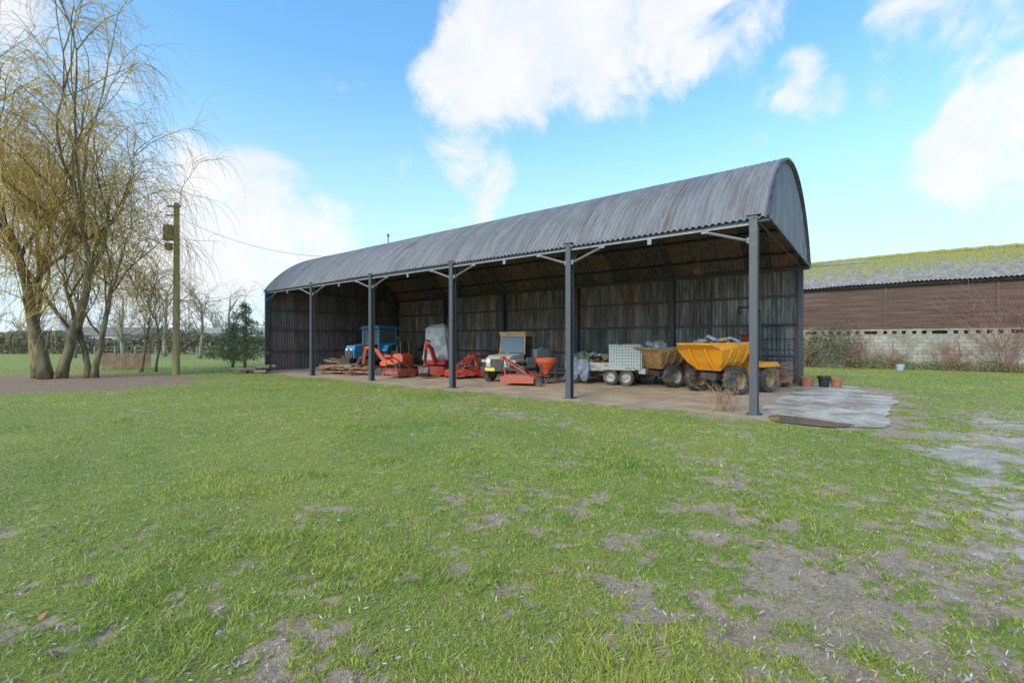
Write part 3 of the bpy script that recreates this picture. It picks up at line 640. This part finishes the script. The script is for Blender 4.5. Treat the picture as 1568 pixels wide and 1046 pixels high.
def excavator(name,s,t,h,col,cabcover,sc=1.0):
    v=veh(name,s,t,h); v.scale=(sc,)*3; mb=MB()
    for y in (-.45,.45):
        mb.prism([(-.75,.08),(-.62,0),(.62,0),(.75,.08),(.75,.3),(.62,.4),(-.62,.4),(-.75,.3)],y-.14,y+.14,0)
        for i in range(15): mb.box((-.68+i*.097,y,.0+.005),(.05,.3,.03),0); mb.box((-.68+i*.097,y,.405),(.05,.3,.03),0)
        for x in (-.55,0,.55): mb.lathe((x,y*1.33,.2),[(.01,0),(.15,0),(.17,-.02)],'y',14,1)
    mb.build('tracks',[tyre,dark],v,.01)
    mb=MB(); mb.box((0,0,.42),(.5,.5,.16),1); mb.prism([(-.85,.52),(.5,.52),(.55,.7),(.3,.82),(-.2,.9),(-.3,1.15),(-.75,1.2),(-.88,1.0)],-.5,.5,0)
    mb.box((1.1,0,.28),(.06,1.2,.4),0,rot=(0,12,0)); mb.box((.9,.3,.25),(.5,.08,.1),0); mb.box((.9,-.3,.25),(.5,.08,.1),0)
    def beam(p,q,w0,w1,m): mb.tube([p,q],[w0,w1],4,m)
    beam((.5,0,.65),(1.1,0,1.35),.13,.12,0); beam((1.08,0,1.33),(1.75,0,1.5),.12,.08,0); beam((1.78,0,1.55),(1.95,0,.55),.1,.07,0)
    mb.cyl((.7,0,.95),(1.3,0,1.52),.035,m=1); mb.cyl((1.2,0,1.6),(1.8,0,1.68),.035,m=1); mb.cyl((1.95,0,1.3),(2.05,0,.7),.03,m=1)
    mb.prism([(1.9,.55),(2.1,.5),(2.2,.25),(2.0,.06),(1.7,.05),(1.65,.15),(1.88,.2),(1.98,.35)],-.22,.22,1)
    mb.box((-.15,0,1.05),(.4,.45,.12),2); mb.box((-.35,0,1.3),(.1,.45,.5),2)
    mb.build('body',[col,dark,M('seat_black',(.03,.03,.03),.6)],v,.012)
    if cabcover:
        rings=[]; K=40
        for zi,zz in enumerate(np.linspace(.75,2.42,12)):
            f=(zz-.75)/1.67; hx=.62-.10*f; hy=.62-.10*f
            if f>.93: hx*=.72; hy*=.72
            ring=[]
            for j in range(K):
                a=2*math.pi*j/K; c_,s_2=math.cos(a),math.sin(a); e=.28
                x=hx*math.copysign(abs(c_)**e,c_); y=hy*math.copysign(abs(s_2)**e,s_2)
                k=1+.07*math.sin(a*7+zz*2.2)*(1-f*.6)+.04*math.sin(a*3+zz*5)
                ring.append((-.15+x*k,y*k,zz+(.05*math.sin(a*2) if f>.9 else 0)))
            rings+=ring
        F=[(i*K+j,i*K+(j+1)%K,(i+1)*K+(j+1)%K,(i+1)*K+j) for i in range(11) for j in range(K)]+[tuple(11*K+j for j in range(K))]
        mb=MB(); mb.add(rings,F); mb.build('cab_cover',[tarpg],v,smooth=False)
    else:
        mb=MB()
        for y in (-.42,.42): mb.tube([(-.7,y,1.1),(-.7,y,1.75),(-.6,y*.9,1.85)],.03,6)
        mb.tube([(-.6,-.38,1.85),(-.6,.38,1.85)],.03,6); mb.build('roll_bar',[dark],v)
excavator('mini_excavator',16.4,2.6,-160,orange,False,.9); excavator('mini_excavator',14.6,3.9,-60,red,True,1.02)
v=veh('utility_vehicle',9.9,4.1,-82); mb=MB()
for x in (-1.15,1.05):
    for y in (-.68,.68): mb.wheel((x,y,.38),.38,.26,0,1)
mb.build('wheels',[tyre,rimy],v)
mb=MB(); mb.prism([(.35,.5),(1.5,.45),(1.58,.6),(1.56,.98),(1.35,1.08),(.5,1.15),(.35,1.15)],-.55,.55,0)
mb.box((1.05,0,.86),(.95,1.6,.1),0); mb.box((1.62,0,.55),(.1,1.5,.16),1); mb.box((1.6,0,.8),(.04,.62,.3),1)
for y in (-.42,.42): mb.lathe((1.59,y,.83),[(.01,.03),(.1,.02),(.11,-.02)],'x',14,2)
mb.box((1.68,-.3,.53),(.02,.46,.13),3); mb.box((-.3,0,.5),(2.6,1.2,.25),1)
mb.box((-1.1,0,.95),(1.4,1.5,.1),0)
for y in (-.74,.74): mb.box((-1.1,y,1.15),(1.4,.05,.35),0)
mb.box((-.4,0,1.15),(.05,1.5,.35),0); mb.box((0,-.7,.75),(.8,.05,.45),0);mb.box((0,.7,.75),(.8,.05,.45),0)
mb.box((-.05,0,.95),(.5,1.1,.12),1); mb.box((-.3,0,1.25),(.1,1.1,.5),1)
for x,x2 in ((.42,.3),(-.42,-.42)):
    for y in (-.6,.6): mb.tube([(x,y,1.1),(x2,y*.95,2.0)],.035,6,4)
mb.box((-.1,0,2.02),(1.0,1.3,.08),4); mb.box((-.1,0,1.92),(.95,1.22,.12),4)
mb.build('body',[greyp,dark,lamp,plate,brown],v,.014)
mb=MB(); mb.box((.36,0,1.55),(.02,1.1,.75),rot=(0,-8,0)); mb.box((-.44,0,1.6),(.02,1.1,.7)); mb.build('windscreen',[glass],v)
mb=MB(); r=random.Random(8)
for i in range(10): mb.box((-1.1+r.uniform(-.5,.5),r.uniform(-.5,.5),1.3+r.uniform(-.1,.2)),(r.uniform(.3,.6),r.uniform(.2,.4),.25),r.randint(0,1),rot=(r.uniform(-20,20),r.uniform(-20,20),r.uniform(0,90)))
mb.build('load',[greyp,brown],v,.03)
def topper(name,s,t,h,col,W=1.5):
    v=veh(name,s,t,h); mb=MB()
    mb.prism([(-.6,.16),(.6,.16),(.6,.3),(.45,.4),(-.45,.4),(-.6,.3)],-W/2,W/2,0); mb.box((0,W/2+.02,.22),(1.3,.05,.24),0); mb.box((0,-W/2-.02,.22),(1.3,.05,.24),0)
    for y in (-.35,.35): mb.tube([(.55,y,.3),(.75,y*.4,1.0),(-.3,y,.42)],.035,5,0)
    mb.box((.78,0,1.0),(.1,.35,.12),0); mb.box((0,0,.5),(.35,.35,.22),1); mb.cyl((.1,0,.52),(.9,0,.6),.05,m=1); mb.lathe((0,0,.62),[(.18,0),(.16,.08),(.02,.1)],'z',16,1)
    for y in (-W/2+.1,W/2-.1): mb.wheel((-.8,y,.16),.16,.09,1,1,False); mb.tube([(-.8,y,.16),(-.55,y,.4)],.025,5,0)
    mb.build('deck',[col,dark],v,.012)
topper('topper_mower',12.4,3.4,-20,red,1.2); topper('topper_mower',8.5,2.6,-160,brick,1.3); topper('topper_mower',15.0,1.9,-80,brick,.8)
v=veh('plough',12.6,5.0,-80); mb=MB()
mb.tube([(-.9,0,.9),(1.0,0,.95)],.06,6)
for x in (-.7,0,.7):
    mb.tube([(x,0,.9),(x+.12,.05,.5),(x-.05,.1,.2)],.05,5); mb.prism([(x-.3,.05),(x+.25,.0),(x+.3,.25),(x-.1,.45),(x-.35,.3)],.08,.12)
mb.tube([(1.0,-.3,.4),(1,0,1.3),(1,.3,.4)],.04,5); mb.build('frame',[red],v)
v=veh('fertiliser_spreader',8.0,3.5,-90); mb=MB()
mb.lathe((0,0,.5),[(.1,-.15),(.16,0),(.40,.35),(.42,.5),(.38,.5),(.12,.02)],'z',22,0)
for a in (0,2.1,4.2): mb.tube([(.35*math.cos(a),.35*math.sin(a),.8),(.38*math.cos(a),.38*math.sin(a),.05)],.025,5,1)
mb.cyl((0,0,.28),(0,0,.33),.25,m=1); mb.build('hopper',[orange,dark],v)
alu,nt,b=new_mat('chequer_plate'); vv=coords(nt,'Object',(1,1,1)); ck=N(nt,'ShaderNodeTexVoronoi'); ck.inputs['Scale'].default_value=9; ck.inputs['Randomness'].default_value=.05; nt.links.new(vv,ck.inputs['Vector'])
nt.links.new(mix(nt,mrange(nt,ck.outputs['Distance'],.28,.42),(.10,.11,.10),(.50,.51,.48)),b.inputs['Base Color']); b.inputs['Metallic'].default_value=.1; b.inputs['Roughness'].default_value=.5
v=veh('flatbed_trailer',6.1,5.2,6); mb=MB()
for x in (.35,.95):
    for y in (-.78,.78): mb.wheel((x,y,.3),.3,.18,0,1,False)
mb.build('wheels',[tyre,rimw],v)
mb=MB(); mb.box((-.1,0,.55),(3.0,1.3,.12),1)
for y in (-.72,.72): mb.box((-.6,y,.68),(1.9,.04,.32),0)
mb.box((-1.6,0,.68),(.04,1.4,.32),0); mb.box((.85,-.72,1.05),(1.2,.05,.9),2); mb.box((.85,.72,1.05),(1.2,.05,.9),2); mb.box((1.47,0,1.05),(.05,1.4,.9),2); mb.box((.85,-.72,1.52),(1.24,.07,.05),3)
for y in (-.8,.8): mb.prism([(-.0,.62),(.1,.70),(1.2,.70),(1.3,.62),(1.3,.58),(-.0,.58)],y-.12,y+.12,3)
mb.tube([(-1.6,0,.5),(-2.5,0,.45)],.05,6,1); mb.cyl((-2.3,0,.45),(-2.3,0,.02),.03,m=1)
mb.box((1.5,0,.55),(.25,1.4,.2),3)
mb.build('body',[rimw,dark,alu,greyp],v,.01)
mb=MB(); r=random.Random(3)
for i in range(20): mb.box((-.7+r.uniform(-.8,.8),r.uniform(-.5,.5),.8+r.uniform(-.05,.35)),(r.uniform(.2,.7),r.uniform(.1,.3),r.uniform(.05,.2)),r.randint(0,2),rot=(r.uniform(-25,25),r.uniform(-25,25),r.uniform(0,180)))
mb.build('load',[brown,greyp,M('green_tin',(.14,.26,.16),.6)],v,.01)
g=14; V=[];F=[]
for i in range(g):
    for j in range(g):
        u,w_=i/(g-1),j/(g-1); V.append((-1.35+u*(.75+.35*w_)-.25*w_*w_,-.78-.12*w_-.09*math.sin(u*14+w_*3)*w_ -.15*w_*w_,.98-.90*w_*(1-.35*math.sin(u*7)**2)))
for i in range(g-1):
    for j in range(g-1): F.append((i*g+j,(i+1)*g+j,(i+1)*g+j+1,i*g+j+1))
mb=MB(); mb.add(V,F); mb.build('tarpaulin',[M('tarp_blue_grey',(.15,.18,.23),.45,0,(.09,.115,.15),3)],v,smooth=True,solid=.01)
def dumper(name,s,t,h,col,sc,rops):
    v=veh(name,s,t,h); v.scale=(sc,)*3; mb=MB()
    for y in (-.72,.72): mb.wheel((.75,y,.46),.46,.36,0,1); mb.wheel((-.85,y,.44),.44,.34,0,1)
    mb.build('wheels',[tyre,rimy if rops else rimw],v)
    mb=MB(); mb.box((0,0,.55),(2.3,.6,.22),1); mb.prism([(-1.35,.55),(-.35,.55),(-.35,.95),(-.6,1.05),(-1.25,1.0),(-1.38,.85)],-.45,.45,0)
    for y in (-.72,.72): mb.prism([(-1.35,.88),(-1.2,1.0),(-.5,1.0),(-.35,.88),(-.35,.84),(-1.35,.84)],y-.2,y+.2,0)
    mb.box((-.55,0,1.12),(.4,.45,.1),2); mb.box((-.78,0,1.35),(.08,.45,.45),2)
    mb.tube([(-.1,0,.7),(-.2,0,1.35)],.03,6,1); mb.lathe((-.22,0,1.38),[(.15,0),(.18,.015),(.15,.03)],'z',18,1)
    mb.box((.1,.3,.85),(.1,.1,.6),1); mb.box((.1,-.3,.85),(.1,.1,.6),1); mb.cyl((0,0,.7),(.6,0,1.0),.05,m=1)
    if rops:
        for y in (-.42,.42): mb.tube([(-1.05,y,.9),(-1.05,y,2.75),(-1.0,y*.85,2.88)],.04,6,3)
        mb.tube([(-1.0,-.36,2.88),(-1.0,.36,2.88)],.04,6,3); mb.cyl((-1.0,.2,2.9),(-1.0,.2,3.05),.06,m=4)
        mb.box((-1.0,-.3,2.72),(.1,.18,.13),1); mb.box((-1.0,.3,2.72),(.1,.18,.13),1); mb.tube([(-1.05,-.42,1.9),(-1.05,.42,1.9)],.025,6,3)
        mb.box((-1.03,0,1.65),(.08,.5,.45),2)
    mb.build('chassis',[col,dark,M('seat_red',(.42,.04,.03),.5),dark,M('beacon_green',(.02,.35,.14),.3)],v,.014)
    rings=[[(.35,-.38,.78),(1.15,-.38,.74),(1.15,.38,.74),(.35,.38,.78)],
           [(.12,-.62,1.05),(1.35,-.66,1.0),(1.35,.66,1.0),(.12,.62,1.05)],
           [(-.02,-.82,1.52),(1.62,-.86,1.42),(1.62,.86,1.42),(-.02,.82,1.52)],
           [(-.06,-.86,1.64),(1.85,-.62,1.60),(1.85,.62,1.60),(-.06,.86,1.64)]]
    V=[p for rg in rings for p in rg]; F=[(3,2,1,0)]
    for i in range(3):
        for j in range(4): F.append((i*4+j,i*4+(j+1)%4,(i+1)*4+(j+1)%4,(i+1)*4+j))
    mb=MB(); mb.add(V,F); mb.build('skip',[col],v,.02,solid=.04)
    mb=MB(); mb.tube(rings[3]+[rings[3][0]],.035,6,0)
    for x in (.35,.75,1.15):
        for sg in (-1,1): mb.tube([(x,sg*.42,.76),(x,sg*.68,1.04),(x,sg*.88,1.48)],.03,4,0)
    for y in (-.3,.3): mb.tube([(1.2,y,.76),(1.42,y,1.0),(1.72,y,1.45)],.03,4,0)
    mb.build('skip_ribs',[col],v)
    mb=MB(); rr=random.Random(int(s*10))
    for i in range(16): mb.box((.8+rr.uniform(-.6,.6),rr.uniform(-.5,.5),1.56+rr.uniform(-.05,.22)),(rr.uniform(.2,.5),rr.uniform(.15,.3),rr.uniform(.08,.25)),rr.randint(0,2),rot=(rr.uniform(-30,30),rr.uniform(-30,30),rr.uniform(0,180)))
    mb.build('load',[brown,greyp,M('blue_sack',(.42,.5,.58),.6)],v,.03)
dumper('dumper_truck',1.6,4.9,-112,yellow,.98,True); dumper('dumper_truck',3.8,5.9,-115,brown,.88,False)

# ------------------------------------------------------------------ clutter
tim=M('old_timber',(.36,.25,.15),.9,0,(.22,.15,.09),4,.4,.6,.4,20)
def pile(name,s,t,n,Lr,h,seed,mats,rz=0,spread=1.0):
    r=random.Random(seed); mb=MB()
    for i in range(n):
        z=.05+h*(i/n); mb.box((r.uniform(-.3,.3),r.uniform(-.4,.4)*spread,z),(r.uniform(*Lr),r.uniform(.08,.22),r.uniform(.04,.10)),r.randint(0,len(mats)-1),rot=(r.uniform(-6,6),r.uniform(-7,7),r.uniform(-22,22)))
    mb.build(name,mats,None,.006,loc=Wd(s,t),rotz=BA+rz)
rustm=M('rust_scrap',(.34,.13,.07),.9,.1,(.45,.26,.16),4)
pile('timber_stack',21.6,3.2,26,(1.6,2.8),.55,1,[tim,rustm]); pile('timber_stack',19.4,1.6,18,(1.4,2.4),.4,2,[tim,rustm],.4)
pile('timber_stack',22.4,6.4,30,(1.5,2.6),.8,3,[tim,greyp],.1); pile('scrap_pile',17.9,1.7,16,(.8,1.6),.35,5,[rustm,tim],.8); pile('timber_stack',21.3,5.2,22,(1.2,2.2),.6,6,[tim,rustm],-.3)
pile('scrap_pile',8.2,7.6,24,(.7,1.4),1.0,7,[greyp,tim,dark],.2); pile('scrap_pile',13.4,7.2,24,(.9,1.8),1.1,8,[greyp,tim,dark],.3); pile('scrap_pile',1.0,7.6,26,(.7,1.2),.8,9,[rustm,tim,dark],.2)
v=veh('harrow',20.4,1.9,-15); mb=MB()
for y in (-.5,-.17,.17,.5): mb.tube([(-1.3,y,.35),(1.3,y,.35)],.03,5)
for x in np.linspace(-1.3,1.3,9):
    mb.tube([(x,-.5,.35),(x,.5,.35)],.025,5)
    for y in (-.5,-.17,.17,.5): mb.tube([(x,y,.38),(x+.06,y,.02)],.018,4)
mb.tube([(-.4,.5,.35),(0,.55,1.1),(.4,.5,.35)],.035,5); mb.build('frame',[rustm],v)
v=veh('workbench',20.9,7.0,0); mb=MB(); mb.box((0,0,1.0),(2.2,.8,.08))
for x in (-1,1):
    for y in (-.35,.35): mb.box((x,y,.48),(.09,.09,.96))
mb.box((0,0,.3),(2.1,.7,.05)); mb.box((-.5,0,1.5),(.55,.5,.9),1); mb.box((.45,0,1.3),(.6,.5,.5),0); mb.box((-.5,-.27,1.6),(.4,.03,.4),2); mb.build('bench',[tim,brown,dark],v,.01)
terr=M('terracotta',(.42,.17,.10),.85,0,(.3,.15,.1)); plas=M('black_plastic',(.03,.03,.03),.5)
for i,(s,t,R,H,m) in enumerate([(.9,8.1,.2,.42,terr),(.35,8.0,.19,.36,terr),(-.25,8.3,.22,.36,terr),(-.75,8.45,.2,.4,plas),(.6,7.7,.13,.25,terr),(-1.1,8.7,.2,.33,terr)]):
    mb=MB(); mb.lathe((0,0,0),[(.01,0),(R*.7,0),(R*.95,H*.8),(R*1.07,H*.8),(R*1.07,H),(R*.92,H),(R*.85,H*.85),(.01,H*.85)],'z',22); mb.build('flower_pot',[m],loc=Wd(s,t))
v=veh('leaning_gate',.95,8.45,0); mb=MB()
for z in (.15,.55,.95,1.35,1.75,2.3): mb.tube([(-.8,0,z),(.8,0,z)],.022,6)
for x in (-.8,-.3,.3,.8): mb.tube([(x,0,.1),(x,0,2.35)],.026,6)
o=mb.build('bars',[dark],v); o.rotation_euler=(math.radians(-6),0,0)
for s,t in ((1.0,6.6),(.6,6.9)):
    mb=MB(); mb.lathe((0,0,0),[(.01,0),(.14,0),(.15,.05),(.15,.55),(.11,.66),(.05,.70),(.05,.76),(.01,.76)],'z',18); mb.build('gas_bottle',[terr],loc=Wd(s,t))
mb=MB(); mb.lathe((0,0,0),[(.01,0),(.28,0),(.29,.28),(.27,.3),(.29,.32),(.29,.58),(.27,.6),(.29,.62),(.29,.88),(.01,.88)],'z',22); mb.build('oil_drum',[blue],loc=Wd(13.2,6.1))
mb=MB(); mb.lathe((0,0,0),[(.01,0),(.16,0),(.21,.36),(.19,.36),(.15,.03)],'z',18); mb.build('bucket',[M('blue_white_plastic',(.4,.45,.5),.5)],loc=Wd(-3.4,22.4))
